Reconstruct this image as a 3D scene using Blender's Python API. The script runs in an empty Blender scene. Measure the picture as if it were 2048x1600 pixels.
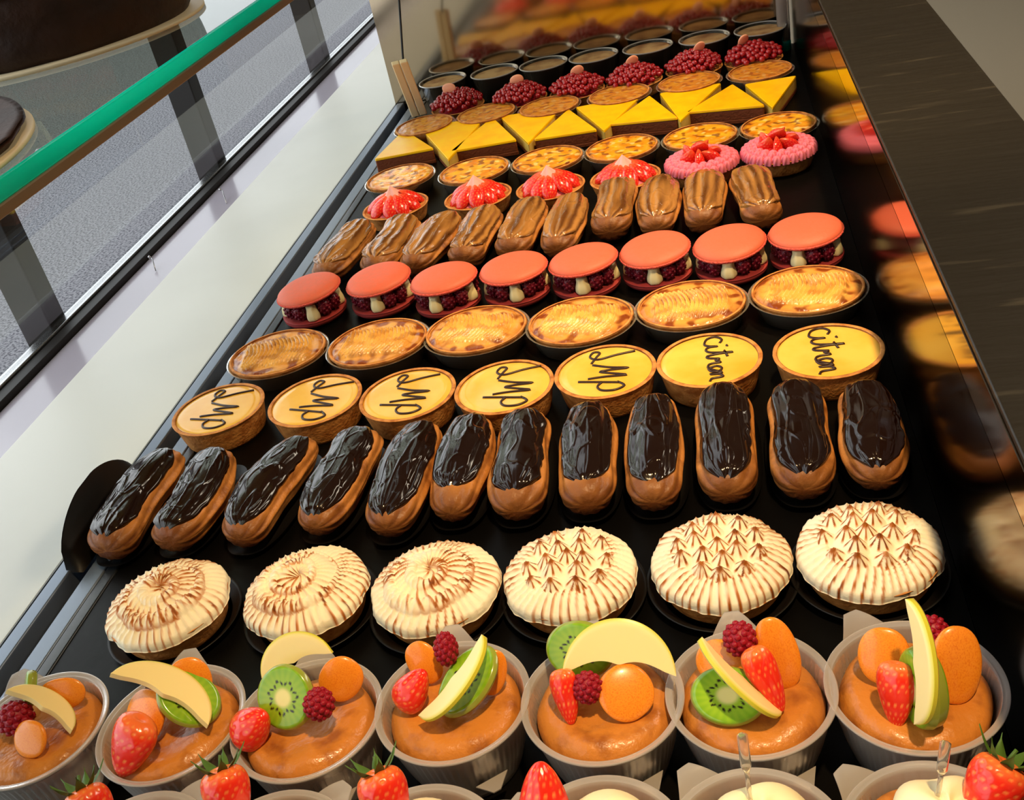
import bpy, math, random
from mathutils import Vector, Matrix, noise
C = bpy.context.scene.collection
PI = math.pi
rnd = random.Random(7)
def lin(c):
    return tuple(((v/255)/12.92 if v/255 <= .04045 else ((v/255+.055)/1.055)**2.4) for v in c)

# ------------------------------------------------------------------ camera
F_PX, PITCH, ROLL, YAW, CAMZ = 2098.0, .545968, -.227983, -.261277, .45
_fw = Vector((math.sin(YAW)*math.cos(PITCH), math.cos(YAW)*math.cos(PITCH), -math.sin(PITCH)))
_r = Vector((math.cos(YAW), -math.sin(YAW), 0)); _u = _r.cross(_fw)
RT = math.cos(ROLL)*_r + math.sin(ROLL)*_u
UP = -math.sin(ROLL)*_r + math.cos(ROLL)*_u
cd = bpy.data.cameras.new('camera'); cam = bpy.data.objects.new('camera', cd); C.objects.link(cam)
cd.sensor_fit = 'HORIZONTAL'; cd.sensor_width = 36; cd.lens = 36*F_PX/2048
cd.clip_start = .01; cd.clip_end = 100
cam.matrix_world = Matrix(((RT.x, UP.x, -_fw.x, 0), (RT.y, UP.y, -_fw.y, 0), (RT.z, UP.z, -_fw.z, CAMZ), (0, 0, 0, 1)))
bpy.context.scene.camera = cam

# ------------------------------------------------------------------ light
sc = bpy.context.scene
sc.view_settings.view_transform = 'Standard'; sc.view_settings.look = 'None'
sc.view_settings.exposure = 0.0; sc.view_settings.gamma = 1
sc.view_settings.use_curve_mapping = False
w = bpy.data.worlds.new('sky'); sc.world = w; w.use_nodes = True
bg = w.node_tree.nodes['Background']; bg.inputs[0].default_value = (.90, .95, 1.0, 1); bg.inputs[1].default_value = 2.2

def lamp(name, kind, loc, target, power, col, **k):
    l = bpy.data.lights.new(name, kind); l.energy = power; l.color = col
    for a, v in k.items(): setattr(l, a, v)
    o = bpy.data.objects.new(name, l); C.objects.link(o); o.location = loc
    o.rotation_euler = (Vector(target)-Vector(loc)).to_track_quat('-Z', 'Y').to_euler()
    return o
WARM = (1.0, .69, .35)
lamp('ceiling_spot', 'SPOT', (.25, .10, 1.55), (-.02, .55, 0), 97, WARM, spot_size=math.radians(38), spot_blend=.8, shadow_soft_size=.035)
lamp('ceiling_spot', 'SPOT', (.25, 1.05, 1.55), (.0, 1.1, 0), 97, WARM, spot_size=math.radians(40), spot_blend=.8, shadow_soft_size=.035)
lamp('window_daylight', 'AREA', (-1.9, .9, 1.1), (-.55, .9, 0), 12, (.95, .97, 1.0), shape='RECTANGLE', size=2.6, size_y=1.2)

lamp('added_room_fill', 'AREA', (1.6, 1.8, 1.7), (1.6, 1.8, 0), 34, (1.0, .86, .66), shape='RECTANGLE', size=.6, size_y=1.6)  # added fill lamp, lifts the dim room floor beyond the worktop

# ------------------------------------------------------------------ helpers
def at(px, py, z=0.0):
    """world point on the height z seen at a place of the photo"""
    d = (px-1024)/F_PX*RT - (py-800)/F_PX*UP + _fw
    return Vector((0, 0, CAMZ)) + d*((z-CAMZ)/d.z)

def mesh(vs, fs, cols=None, smooth=True):
    me = bpy.data.meshes.new('m'); me.from_pydata([tuple(v) for v in vs], [], fs)
    if smooth: me.polygons.foreach_set('use_smooth', [True]*len(me.polygons))
    if cols:
        a = me.color_attributes.new('Col', 'FLOAT_COLOR', 'POINT')
        a.data.foreach_set('color', [x for c in cols for x in (c[0], c[1], c[2], 1)])
    me.update(); return me

class MB:
    def __init__(s): s.v = []; s.f = []; s.c = []; s.flat = False
    def add(s, vs, fs, cols=None, M=None):
        n = len(s.v)
        s.v += [tuple(M @ Vector(v)) if M else tuple(v) for v in vs]
        s.f += [tuple(i+n for i in f) for f in fs]
        if cols: s.c += list(cols)
        return s
    def box(s, x0, x1, y0, y1, z0, z1):
        s.flat = True
        vs = [(x, y, z) for z in (z0, z1) for y in (y0, y1) for x in (x0, x1)]
        return s.add(vs, [(0, 2, 3, 1), (4, 5, 7, 6), (0, 1, 5, 4), (2, 6, 7, 3), (0, 4, 6, 2), (1, 3, 7, 5)])
    def mesh(s, smooth=True): return mesh(s.v, s.f, s.c if len(s.c) == len(s.v) and s.c else None, smooth and not s.flat)

def obj(name, me, mt, parent=None, loc=(0, 0, 0), rot=(0, 0, 0), bevel=0, **props):
    if isinstance(me, MB): me = me.mesh(bevel == 0)
    if len(me.materials) == 0 and mt: me.materials.append(mt)
    o = bpy.data.objects.new(name, me); C.objects.link(o)
    o.location = loc; o.rotation_euler = rot
    if parent: o.parent = parent
    if bevel:
        b = o.modifiers.new('bevel', 'BEVEL'); b.width = bevel; b.segments = 3; b.limit_method = 'ANGLE'
        me.polygons.foreach_set('use_smooth', [True]*len(me.polygons))
        wn = o.modifiers.new('wn', 'WEIGHTED_NORMAL')
    for k, v in props.items(): o[k] = v
    return o
def thing(name, label, cat, loc=(0, 0, 0), rotz=0, group=None):
    o = bpy.data.objects.new(name, None); C.objects.link(o); o.empty_display_size = .01
    o.location = loc; o.rotation_euler = (0, 0, rotz); o['label'] = label; o['category'] = cat
    if group: o['group'] = group
    return o
def dup(root, loc, rotz, label):
    r = root.copy(); C.objects.link(r); r.location = loc; r.rotation_euler = (0, 0, rotz); r['label'] = label
    for ch in list(root.children):
        c = ch.copy(); C.objects.link(c); c.parent = r
        for g in list(ch.children):
            d = g.copy(); C.objects.link(d); d.parent = c
    return r

def grid(nu, nv, fn, wu=False, wv=False):
    """fn(i/nu, j/nv) -> (xyz) or (xyz, col)"""
    vs, cs, fs = [], [], []
    U = nu if wu else nu+1; V = nv if wv else nv+1
    for i in range(U):
        for j in range(V):
            r = fn(i/nu, j/nv)
            if len(r) == 2: vs.append(r[0]); cs.append(r[1])
            else: vs.append(r)
    for i in range(nu):
        for j in range(nv):
            i2 = (i+1) % U; j2 = (j+1) % V
            fs.append((i*V+j, i2*V+j, i2*V+j2, i*V+j2))
    return vs, fs, cs
def rev(prof, nt=48, mod=None, col=None):
    n = len(prof)
    def fn(u, v):
        r, z = prof[min(n-1, round(v*(n-1)))]; th = u*2*PI
        if mod: r, z = mod(r, z, th)
        p = (r*math.cos(th), r*math.sin(th), z)
        return (p, col(r, z, th)) if col else p
    return grid(nt, n-1, fn, wu=True)
def arcprof(pts, k=4):
    """smooth a profile polyline with Catmull-Rom"""
    out = []
    P = [pts[0]]+list(pts)+[pts[-1]]
    for i in range(1, len(P)-2):
        for t in range(k):
            t /= k; a, b, c, d = P[i-1], P[i], P[i+1], P[i+2]
            out.append(tuple(.5*((2*b[m])+(-a[m]+c[m])*t+(2*a[m]-5*b[m]+4*c[m]-d[m])*t*t+(-a[m]+3*b[m]-3*c[m]+d[m])*t**3) for m in (0, 1)))
    out.append(tuple(pts[-1])); return [(max(0, r), z) for r, z in out]
def ico(r, sub=2, sx=1, sy=1, sz=1):
    import bmesh
    bm = bmesh.new(); bmesh.ops.create_icosphere(bm, subdivisions=sub, radius=r)
    vs = [(v.co.x*sx, v.co.y*sy, v.co.z*sz) for v in bm.verts]; fs = [tuple(v.index for v in f.verts) for f in bm.faces]
    bm.free(); return vs, fs
def tube(pts, r, n=6, taper=False):
    pts = [Vector(p) for p in pts]; vs, fs = [], []
    nrm = Vector((0, 0, 1)); m = len(pts)
    for i, p in enumerate(pts):
        t = (pts[min(i+1, m-1)]-pts[max(i-1, 0)]).normalized()
        a = t.cross(nrm)
        if a.length < 1e-4: a = t.cross(Vector((1, 0, 0)))
        a.normalize(); b = a.cross(t)
        rr = r*(.45 if i in (0, m-1) else 1) if taper else r
        for k in range(n):
            th = 2*PI*k/n; vs.append(p+a*math.cos(th)*rr+b*math.sin(th)*rr)
    for i in range(m-1):
        for k in range(n):
            fs.append((i*n+k, i*n+(k+1) % n, (i+1)*n+(k+1) % n, (i+1)*n+k))
    fs.append(tuple(range(n))[::-1]); fs.append(tuple((m-1)*n+k for k in range(n)))
    return vs, fs
def spline(pts, k=5):
    P = [Vector(p) for p in pts]
    if len(P) < 3: return P
    Q = [P[0]]+P+[P[-1]]; out = []
    for i in range(1, len(Q)-2):
        for t in range(k):
            t /= k; a, b, c, d = Q[i-1:i+3]
            out.append(.5*((2*b)+(-a+c)*t+(2*a-5*b+4*c-d)*t*t+(-a+3*b-3*c+d)*t**3))
    return out+[P[-1]]
def nz(x, y, z=0, s=1): return noise.noise(Vector((x*s, y*s, z*s)))
def mixc(a, b, t):
    t = max(0, min(1, t)); return tuple(a[i]*(1-t)+b[i]*t for i in range(3))
def sst(a, b, x):
    t = max(0, min(1, (x-a)/(b-a))); return t*t*(3-2*t)

# ------------------------------------------------------------------ materials
def mat(name, col, rough=.5, spec=.5, attr=False, bump=None, var=None, coat=0, trans=0, sss=0, ssc=None, metal=0, ior=1.45, alpha=1, sheen=0):
    m = bpy.data.materials.new(name); m.use_nodes = True; nt = m.node_tree; b = nt.nodes['Principled BSDF']
    c = lin(col)
    b.inputs['Base Color'].default_value = (*c, 1); b.inputs['Roughness'].default_value = rough
    b.inputs['Specular IOR Level'].default_value = spec; b.inputs['Metallic'].default_value = metal
    b.inputs['Coat Weight'].default_value = coat; b.inputs['Coat Roughness'].default_value = .06
    b.inputs['Transmission Weight'].default_value = trans; b.inputs['IOR'].default_value = ior
    b.inputs['Alpha'].default_value = alpha
    if sss: b.inputs['Subsurface Weight'].default_value = sss; b.inputs['Subsurface Scale'].default_value = .004; b.inputs['Subsurface Radius'].default_value = ssc or (1, .5, .2)
    src = None
    if attr:
        a = nt.nodes.new('ShaderNodeVertexColor'); a.layer_name = 'Col'; src = a.outputs[0]
    tc = nt.nodes.new('ShaderNodeTexCoord')
    if var:   # (scale, colour2, low, high, detail)
        n = nt.nodes.new('ShaderNodeTexNoise'); n.inputs['Scale'].default_value = var[0]; n.inputs['Detail'].default_value = var[4] if len(var) > 4 else 4
        oi = nt.nodes.new('ShaderNodeObjectInfo'); ad = nt.nodes.new('ShaderNodeVectorMath'); ad.operation = 'ADD'
        sc_ = nt.nodes.new('ShaderNodeVectorMath'); sc_.operation = 'SCALE'; sc_.inputs['Scale'].default_value = 3
        nt.links.new(oi.outputs['Location'], sc_.inputs[0]); nt.links.new(tc.outputs['Object'], ad.inputs[0]); nt.links.new(sc_.outputs[0], ad.inputs[1]); nt.links.new(ad.outputs[0], n.inputs['Vector'])
        r = nt.nodes.new('ShaderNodeMapRange'); r.inputs[1].default_value = var[2]; r.inputs[2].default_value = var[3]
        nt.links.new(n.outputs[0], r.inputs[0])
        mx = nt.nodes.new('ShaderNodeMix'); mx.data_type = 'RGBA'
        nt.links.new(r.outputs[0], mx.inputs[0])
        if len(var) > 5:
            ms = nt.nodes.new('ShaderNodeMapping'); ms.inputs['Scale'].default_value = var[5]; nt.links.new(ad.outputs[0], ms.inputs[0]); nt.links.new(ms.outputs[0], n.inputs['Vector'])
        if src: nt.links.new(src, mx.inputs[6])
        else: mx.inputs[6].default_value = (*c, 1)
        mx.inputs[7].default_value = (*lin(var[1]), 1); src = mx.outputs[2]
    if src: nt.links.new(src, b.inputs['Base Color'])
    if bump:  # (scale, distance, detail, stretch)
        n = nt.nodes.new('ShaderNodeTexNoise'); n.inputs['Scale'].default_value = bump[0]; n.inputs['Detail'].default_value = bump[2] if len(bump) > 2 else 3
        mp = nt.nodes.new('ShaderNodeMapping')
        if len(bump) > 3: mp.inputs['Scale'].default_value = bump[3]
        nt.links.new(tc.outputs['Object'], mp.inputs[0]); nt.links.new(mp.outputs[0], n.inputs['Vector'])
        bp = nt.nodes.new('ShaderNodeBump'); bp.inputs['Distance'].default_value = bump[1]; bp.inputs['Strength'].default_value = 1
        nt.links.new(n.outputs[0], bp.inputs['Height']); nt.links.new(bp.outputs[0], b.inputs['Normal'])
        if coat: nt.links.new(bp.outputs[0], b.inputs['Coat Normal'])
    return m
def pane_mat(name, tint, ior=1.5, extra=0):
    m = bpy.data.materials.new(name); m.use_nodes = True; nt = m.node_tree; nt.nodes.clear()
    o = nt.nodes.new('ShaderNodeOutputMaterial'); t = nt.nodes.new('ShaderNodeBsdfTransparent'); t.inputs[0].default_value = (*tint, 1)
    g = nt.nodes.new('ShaderNodeBsdfGlossy'); g.inputs['Roughness'].default_value = .02
    f = nt.nodes.new('ShaderNodeFresnel'); f.inputs[0].default_value = ior
    mx = nt.nodes.new('ShaderNodeMixShader'); ge = nt.nodes.new('ShaderNodeNewGeometry'); sb = nt.nodes.new('ShaderNodeMath'); sb.operation = 'SUBTRACT'; sb.inputs[0].default_value = 1; mu = nt.nodes.new('ShaderNodeMath'); mu.operation = 'MULTIPLY'
    nt.links.new(ge.outputs['Backfacing'], sb.inputs[1]); nt.links.new(sb.outputs[0], mu.inputs[0]); nt.links.new(f.outputs[0], mu.inputs[1])
    nt.links.new(mu.outputs[0], mx.inputs[0]); nt.links.new(t.outputs[0], mx.inputs[1]); nt.links.new(g.outputs[0], mx.inputs[2])
    nt.links.new(mx.outputs[0], o.inputs[0]); return m

def translucent_mat(name, c1, c2):
    m = bpy.data.materials.new(name); m.use_nodes = True; nt = m.node_tree; nt.nodes.clear()
    o = nt.nodes.new('ShaderNodeOutputMaterial'); t = nt.nodes.new('ShaderNodeBsdfTranslucent'); t.inputs[0].default_value = (*lin(c1), 1)
    d = nt.nodes.new('ShaderNodeBsdfDiffuse'); d.inputs[0].default_value = (*lin(c2), 1); g = nt.nodes.new('ShaderNodeBsdfGlossy'); g.inputs['Roughness'].default_value = .12
    a = nt.nodes.new('ShaderNodeMixShader'); a.inputs[0].default_value = .35; b = nt.nodes.new('ShaderNodeMixShader'); b.inputs[0].default_value = .06
    nt.links.new(t.outputs[0], a.inputs[1]); nt.links.new(d.outputs[0], a.inputs[2]); nt.links.new(a.outputs[0], b.inputs[1]); nt.links.new(g.outputs[0], b.inputs[2]); nt.links.new(b.outputs[0], o.inputs[0]); return m

M = dict(
 tray=mat('black_tray', (7, 6, 5), .38, .14, bump=(40, .0003)),
 rail=mat('black_rail', (30, 33, 37), .3, .6),
 rail2=mat('grey_rail', (118, 128, 142), .38, .6, metal=.5),
 white=mat('white_panel', (226, 226, 218), .42, .3, var=(3, (216, 216, 208), .45, .7)),
 sill=mat('pale_sill', (176, 170, 182), .16, .7),
 steel=mat('steel', (190, 190, 192), .22, metal=1),
 dark=mat('dark_metal', (30, 27, 25), .5, .3),
 counter=mat('dark_stone', (32, 28, 21), .36, .45, var=(34, (66, 60, 48), .60, .76, 8, (.3, 2.6, 1)), bump=(14, .0025, 5, (.5, 2.6, 1))),
 outside=mat('asphalt', (134, 134, 138), .9, .1, var=(95, (66, 66, 72), .44, .62, 9)),
 cfloor=mat('brown_floor', (176, 160, 134), .6, .3),
 ceil=mat('ceiling_paint', (150, 138, 120), .9, .1),
 wall=mat('wall_paint', (110, 92, 70), .9, .1),
 lining=mat('black_lining', (74, 62, 54), .13, metal=1, bump=(5, .00008, 1)),
 lining2=mat('tinted_mirror', (176, 154, 126), .10, metal=1, bump=(5, .00008, 1)),
 mirror=mat('bronze_mirror', (170, 152, 128), .10, metal=1, bump=(6, .00008, 1)),
 glass=pane_mat('clear_glass', (.97, .975, .965), 2.05),
 shelfglass=pane_mat('shelf_glass', (.80, .84, .76), 1.5),
 green=translucent_mat('green_glass_edge', (6, 250, 226), (10, 215, 195)),
 trim=mat('brown_trim', (112, 96, 78), .35, .5),
 plastic=mat('frosted_plastic', (222, 214, 206), .3, .5, trans=.62, ior=1.15),
 clear=mat('clear_plastic', (235, 225, 205), .12, .5, trans=.85, ior=1.1),
 black=mat('black_card', (14, 12, 11), .45, .4),
 cake=mat('baba_sponge', (200, 124, 46), .36, .4, var=(70, (150, 82, 26), .5, .72), bump=(260, .0006, 3), coat=.12),
 crust=mat('tart_crust', (214, 146, 76), .6, .3, var=(120, (170, 100, 42), .42, .68), bump=(420, .0008, 3)),
 mer=mat('meringue', (255, 255, 255), .5, .3, attr=True, bump=(300, .0004, 2), sss=.12, ssc=(1, .8, .5)),
 choux=mat('choux', (205, 130, 66), .42, .4, attr=True, var=(55, (120, 66, 26), .5, .74), bump=(150, .0012, 4)),
 choco=mat('chocolate_glaze', (28, 12, 6), .16, .5, bump=(60, .0010, 2, (1, .3, 1)), coat=.35),
 coffee=mat('coffee_glaze', (150, 98, 48), .2, .55, bump=(80, .003, 3, (1, .25, 1)), coat=.35, var=(60, (112, 66, 28), .45, .7)),
 lemon=mat('lemon_filling', (248, 200, 88), .16, .5, coat=.4, var=(30, (240, 178, 58), .4, .7)),
 pipe=mat('piped_chocolate', (52, 30, 16), .35, .5),
 custard=mat('baked_custard', (255, 255, 255), .25, .5, attr=True, coat=.3, bump=(200, .0008, 3)),
 shellb=mat('macaron_bottom', (150, 52, 52), .6, .3),
 peach=mat('pale_fruit', (255, 178, 140), .35, .4),
 coffee2=mat('coffee_glaze', (255, 255, 255), .2, .55, attr=True, bump=(80, .003, 3, (1, .25, 1)), coat=.35),
 shell=mat('macaron_shell', (216, 104, 76), .5, .35, var=(200, (224, 102, 72), .4, .7), bump=(500, .0002, 2)),
 foot=mat('macaron_foot', (226, 98, 84), .8, .2, bump=(700, .002, 3)),
 cream=mat('cream', (240, 226, 176), .4, .4, sss=.15, ssc=(1, .8, .5)),
 whip=mat('whipped_cream', (250, 236, 190), .45, .4, sss=.15, ssc=(1, .8, .5)),
 rasp=mat('raspberry', (150, 18, 38), .42, .35, sss=.1),
 rasp2=mat('dark_raspberry', (104, 14, 34), .35, .4),
 straw=mat('strawberry', (255, 255, 255), .22, .5, attr=True, coat=.4, sss=.12),
 leaf=mat('strawberry_leaf', (72, 104, 36), .5, .4),
 apric=mat('apricot', (244, 148, 40), .28, .5, coat=.3, sss=.08, var=(40, (228, 112, 16), .45, .75)),
 kiwi=mat('kiwi', (255, 255, 255), .22, .5, attr=True, coat=.4, sss=.12),
 apple=mat('apple', (255, 255, 255), .3, .4, attr=True, sss=.15, ssc=(1, .8, .4)),
 currant=mat('red_currant', (158, 16, 24), .14, .6, coat=.5, sss=.1),
 pinkcream=mat('pink_cream', (246, 130, 150), .5, .3, sss=.1),
 sugar=mat('sugared_cream', (255, 190, 180), .6, .3),
 wyellow=mat('yellow_slice_top', (255, 200, 8), .3, .4, var=(45, (252, 182, 4), .4, .7)),
 wside=mat('slice_side', (232, 190, 92), .5, .3, var=(60, (214, 160, 70), .4, .7)),
 wcrust=mat('slice_crust', (122, 62, 34), .6, .3, bump=(300, .0008, 3)),
 smoke=mat('smoked_plastic', (70, 62, 50), .15, .5, trans=.5, ior=1.2),
 mousse=mat('brown_mousse', (196, 156, 104), .5, .3, var=(40, (140, 92, 52), .4, .7)),
 wood=mat('peg_wood', (236, 206, 158), .6, .3, bump=(90, .0005, 2, (1, 1, .1))),
 darkcake=mat('dark_cake', (66, 40, 26), .55, .3, var=(14, (40, 26, 18), .4, .65), bump=(60, .002, 4)),
 board=mat('cake_board', (226, 208, 170), .5, .3),
)

# ------------------------------------------------------------------ the setting
def S(name, mb, m, bevel=0, **k): return obj(name, mb, m, bevel=bevel, kind='structure', **k)
WX = -.748                                              # plane of the shop window
S('floor', MB().box(-.76, 6.0, -2.0, 8.0, -.97, -.95), M['cfloor'])
S('floor_outside', MB().box(-7, -.76, -4, 12, -1.02, -1.0), M['outside'])
S('ceiling', MB().box(-.80, 6.0, -2.0, 8.0, 1.75, 1.80), M['ceil'])
S('wall_right', MB().box(6.0, 6.1, -2.0, 8.0, -.95, 1.75), M['wall'])
S('wall_back', MB().box(-.80, 6.0, 8.0, 8.1, -.95, 1.75), M['wall'])
S('wall_front', MB().box(-.80, 6.0, -1.7, -1.6, -.95, 1.75), M['wall'])
# shop window: glass, bottom rail, mullions
S('window_1', MB().box(WX-.006, WX, -1.6, 8.0, .006, 1.75), M['glass'])
S('window_1_frame', MB().box(WX-.010, WX+.004, -1.6, 8.0, -.03, .006), M['steel'], bevel=.0012)
S('trim_1', MB().box(WX+.0045, WX+.020, -1.6, 8.0, -.03, .003), M['dark'], bevel=.001)
for k, (px, py) in enumerate(((132, 645), (466, 322), (690, 112))):
    p = at(px, py, 0)
    S('window_mullion', MB().box(WX-.052, WX-.012, p.y-.016, p.y+.016, -1.0, 1.75), M['dark'], bevel=.002)
# the white deck beside the tray and the pale sill along the window
deck = obj('display_deck', MB().box(-.669, -.5195, -.25, 3.4, -.03, .0), M['white'], bevel=.0015,
    label='long white panel running between the black tray and the window', category='panel')
sill = obj('window_sill', MB().box(-.727, -.670, -.25, 3.4, -.035, -.004), M['sill'], bevel=.001,
    label='narrow glossy pale sill between white panel and window glass', category='sill')
for k, (px, py) in enumerate(((300, 517), (441, 382))):
    p = at(px, py, .006); q = at(px+12, py+26, -.004)
    mb = MB(); mb.add(*tube([(p.x, p.y, .008), (p.x+.004, p.y-.002, .006), (q.x, q.y, -.003)], .0007, 6)); mb.add(*ico(.0022, 1), M=Matrix.Translation((p.x, p.y, .008)))
    obj('metal_hook', mb, M['steel'], label=('nearer' if k == 0 else 'farther')+' small metal hook on the sill beside the window', category='hook', group='hooks on the sill')

# ------------------------------------------------------------------ black tray with its rails
tr = thing('display_tray', 'long black tray carrying all the rows of pastries', 'tray', (0, 0, 0))
obj('tray_floor', MB().box(-.4635, .1078, -.10, 1.640, -.02, 0), M['tray'], tr)
def railprof(x0, x1, z1, m, name):
    obj(name, MB().box(x0, x1, -.10, 1.640, -.02, z1), m, tr, bevel=.0016)
railprof(-.5185, -.5150, .002, M['rail'], 'tray_rail')
railprof(-.5145, -.5020, .0035, M['rail2'], 'tray_rail')
railprof(-.5020, -.4895, -.016, M['black'], 'groove')
railprof(-.4895, -.4745, .001, M['rail2'], 'tray_rail')
railprof(-.4740, -.4640, .0012, M['rail'], 'tray_rail')

# ------------------------------------------------------------------ right side: lining, upper strip, worktop
wt = thing('service_counter', 'dark stone worktop with mirror-black side facing the pastries', 'counter', (.108, 0, 0))
obj('side_panel', MB().box(0, .006, -.3, 3.4, -.02, .1320), M['lining'], wt)
obj('upper_strip', MB().box(-.0006, .006, -.3, 3.4, .1345, .1585), M['lining2'], wt)
obj('worktop', MB().box(0, .095, -.3, 3.4, .159, .163), M['counter'], wt, bevel=.0012)
obj('counter_body', MB().box(.0065, .088, -.3, 3.4, -.95, .1588), M['dark'], wt)

# ------------------------------------------------------------------ mirror at the far end
mp = thing('mirror_panel', 'tall bronze tinted mirror closing the far end of the tray', 'mirror', (-.2, 1.643, 0))
obj('mirror_face', MB().box(-.3175, .3055, 0, .004, 0, .6), M['mirror'], mp)
obj('mirror_backing', MB().box(-.3175, .3055, .0042, .012, -.03, .6), M['dark'], mp)

# ------------------------------------------------------------------ shared fruit shapes (built once, placed many times)
def strawberry_me():
    prof = arcprof([(0, -.5), (.10, -.47), (.24, -.3), (.36, -.02), (.40, .22), (.33, .40), (.16, .47), (0, .44)], 6)
    n = len(prof)
    def fn(u, v):
        r, z = prof[min(n-1, round(v*(n-1)))]; th = u*2*PI
        k = z*13; row = math.floor(k); a = (th/(2*PI)*15+.5*(row % 2)) % 1
        d = math.hypot((a-.5)*.9, (k-row-.5)); s = sst(.24, .10, d) if r > .08 else 0
        rr = r*(1-.05*s+.012*math.cos(th*3))
        base = mixc(lin((236, 44, 26)), lin((250, 130, 60)), sst(.25, .48, z)*.8)
        return (rr*math.cos(th), rr*math.sin(th), z), mixc(base, lin((250, 180, 90)), s*.55)
    return mesh(*[g for g in grid(75, n-1, fn, wu=True)])
def drupe_me(R=.5, elong=1.08, n=60):
    mb = MB(); s = ico(.105, 1)
    for i in range(n):
        y = 1-2*(i+.5)/n; r = math.sqrt(1-y*y); th = i*2.39996
        mb.add(s[0], s[1], M=Matrix.Translation((r*math.cos(th)*R*.79, r*math.sin(th)*R*.79, y*R*.79*elong)))
    mb.add(*ico(.43, 2, 1, 1, elong)); return mb.mesh()
def kiwi_me():
    def col(r, th, top):
        c = mixc(lin((236, 228, 150)), lin((150, 190, 40)), sst(.20, .36, r))
        c = mixc(c, lin((116, 168, 28)), sst(.5, .95, r)*.7+.2*math.sin(th*22)*sst(.3, .6, r))
        a = (th/(2*PI)*20) % 1; d = math.hypot((a-.5)*.8, (r-.46-.06*math.sin(th*7))*5.2)
        c = mixc(c, lin((34, 30, 12)), sst(.36, .2, d))
        if r > .95: c = lin((150, 160, 60))
        return c
    vs, cs, fs = [], [], []
    nr, nt = 22, 120
    mb = MB()
    for sgn in (1, -1):
        def fn(u, v):
            th = u*2*PI; r = v; z = sgn*(.09*(1-max(0, r-.88)/.12*.5))
            return (.5*r*math.cos(th), .5*r*math.sin(th), z if r < .999 else 0), col(r, th, sgn)
        mb.add(*grid(nt, nr, fn, wu=True))
    return mb.mesh()
def apple_me(arc=PI, inner=.30):
    """thin crescent slice: pale flesh, yellow-green skin on the outer curve"""
    mb = MB(); fl = lin((250, 228, 160)); sk = lin((214, 206, 60))
    n = 36
    for z, sg in ((.035, 1), (-.035, -1)):
        def fn(u, v):
            a = -arc/2+u*arc; e = math.cos((u-.5)*PI)**.6 if 0 < u < 1 else 0
            r = .5-(1-v)*inner*e; zz = z*(1-.55*sst(.9, 1, v))
            return (r*math.cos(a), r*math.sin(a), zz), (sk if v > .93 else fl)
        mb.add(*grid(n, 10, fn))
    def edge(rf, c):
        def fn(u, v):
            a = -arc/2+u*arc; e = math.cos((u-.5)*PI)**.6 if 0 < u < 1 else 0
            r = .5-rf*inner*e; zz = (-1+2*v)*.035*(.45 if rf == 0 else 1)
            return (r*math.cos(a), r*math.sin(a), zz), c
        mb.add(*grid(n, 2, fn))
    edge(0, sk); edge(1, fl)
    return mb.mesh()
def apricot_me():
    def fn(u, v):
        th = u*2*PI; ph = -PI/2+v*PI
        r = .5*math.cos(ph)**.85 if abs(math.cos(ph)) > 1e-6 else 0
        return (r*math.cos(th)*.92, r*math.sin(th)*.5*(1.0 if math.sin(th) > 0 else .55), .5*math.sin(ph))
    return mesh(*grid(40, 20, fn, wu=True)[:2])
ME = dict(strawberry=strawberry_me(), raspberry=drupe_me(), kiwi_slice=kiwi_me(), apple_slice=apple_me(PI*.98, .40), apricot_piece=apricot_me())
for k, m in (('strawberry', 'straw'), ('raspberry', 'rasp'), ('kiwi_slice', 'kiwi'), ('apple_slice', 'apple'), ('apricot_piece', 'apric')): ME[k].materials.append(M[m])
def fruit(root, kind, P, size, yaw=0, tilt=30, spin=0):
    """P: world centre. the shape's z axis (slices) or -y axis (berries, apricots) faces yaw/tilt; spin turns it in that plane"""
    a, t = math.radians(yaw), math.radians(tilt)
    n = Vector((math.sin(a)*math.cos(t), -math.cos(a)*math.cos(t), math.sin(t)))
    up = Vector((0, 0, 1)); x = up.cross(n).normalized(); y = n.cross(x)
    if yaw >= 1000:   # a slice standing on edge: its long side runs square to the view
        a = math.radians(yaw-1000); n = ((RT*math.cos(a)+UP*math.sin(a))*math.cos(t)-_fw*math.sin(t)).normalized()
        y = n.cross(_fw).normalized(); x = y.cross(n)
    s = math.radians(spin); x2 = x*math.cos(s)+y*math.sin(s); y2 = -x*math.sin(s)+y*math.cos(s)
    if kind in ('kiwi_slice', 'apple_slice'): R = Matrix((x2, y2, n)).transposed()
    else: R = Matrix((x2, -n, y2)).transposed()
    sx, sy, sz = size if isinstance(size, tuple) else (size,)*3
    o = obj(kind, ME[kind], None, root)
    o.location = Vector(P)-root.location; o.rotation_euler = R.to_euler(); o.scale = (sx, sy, sz)
    return o

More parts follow.
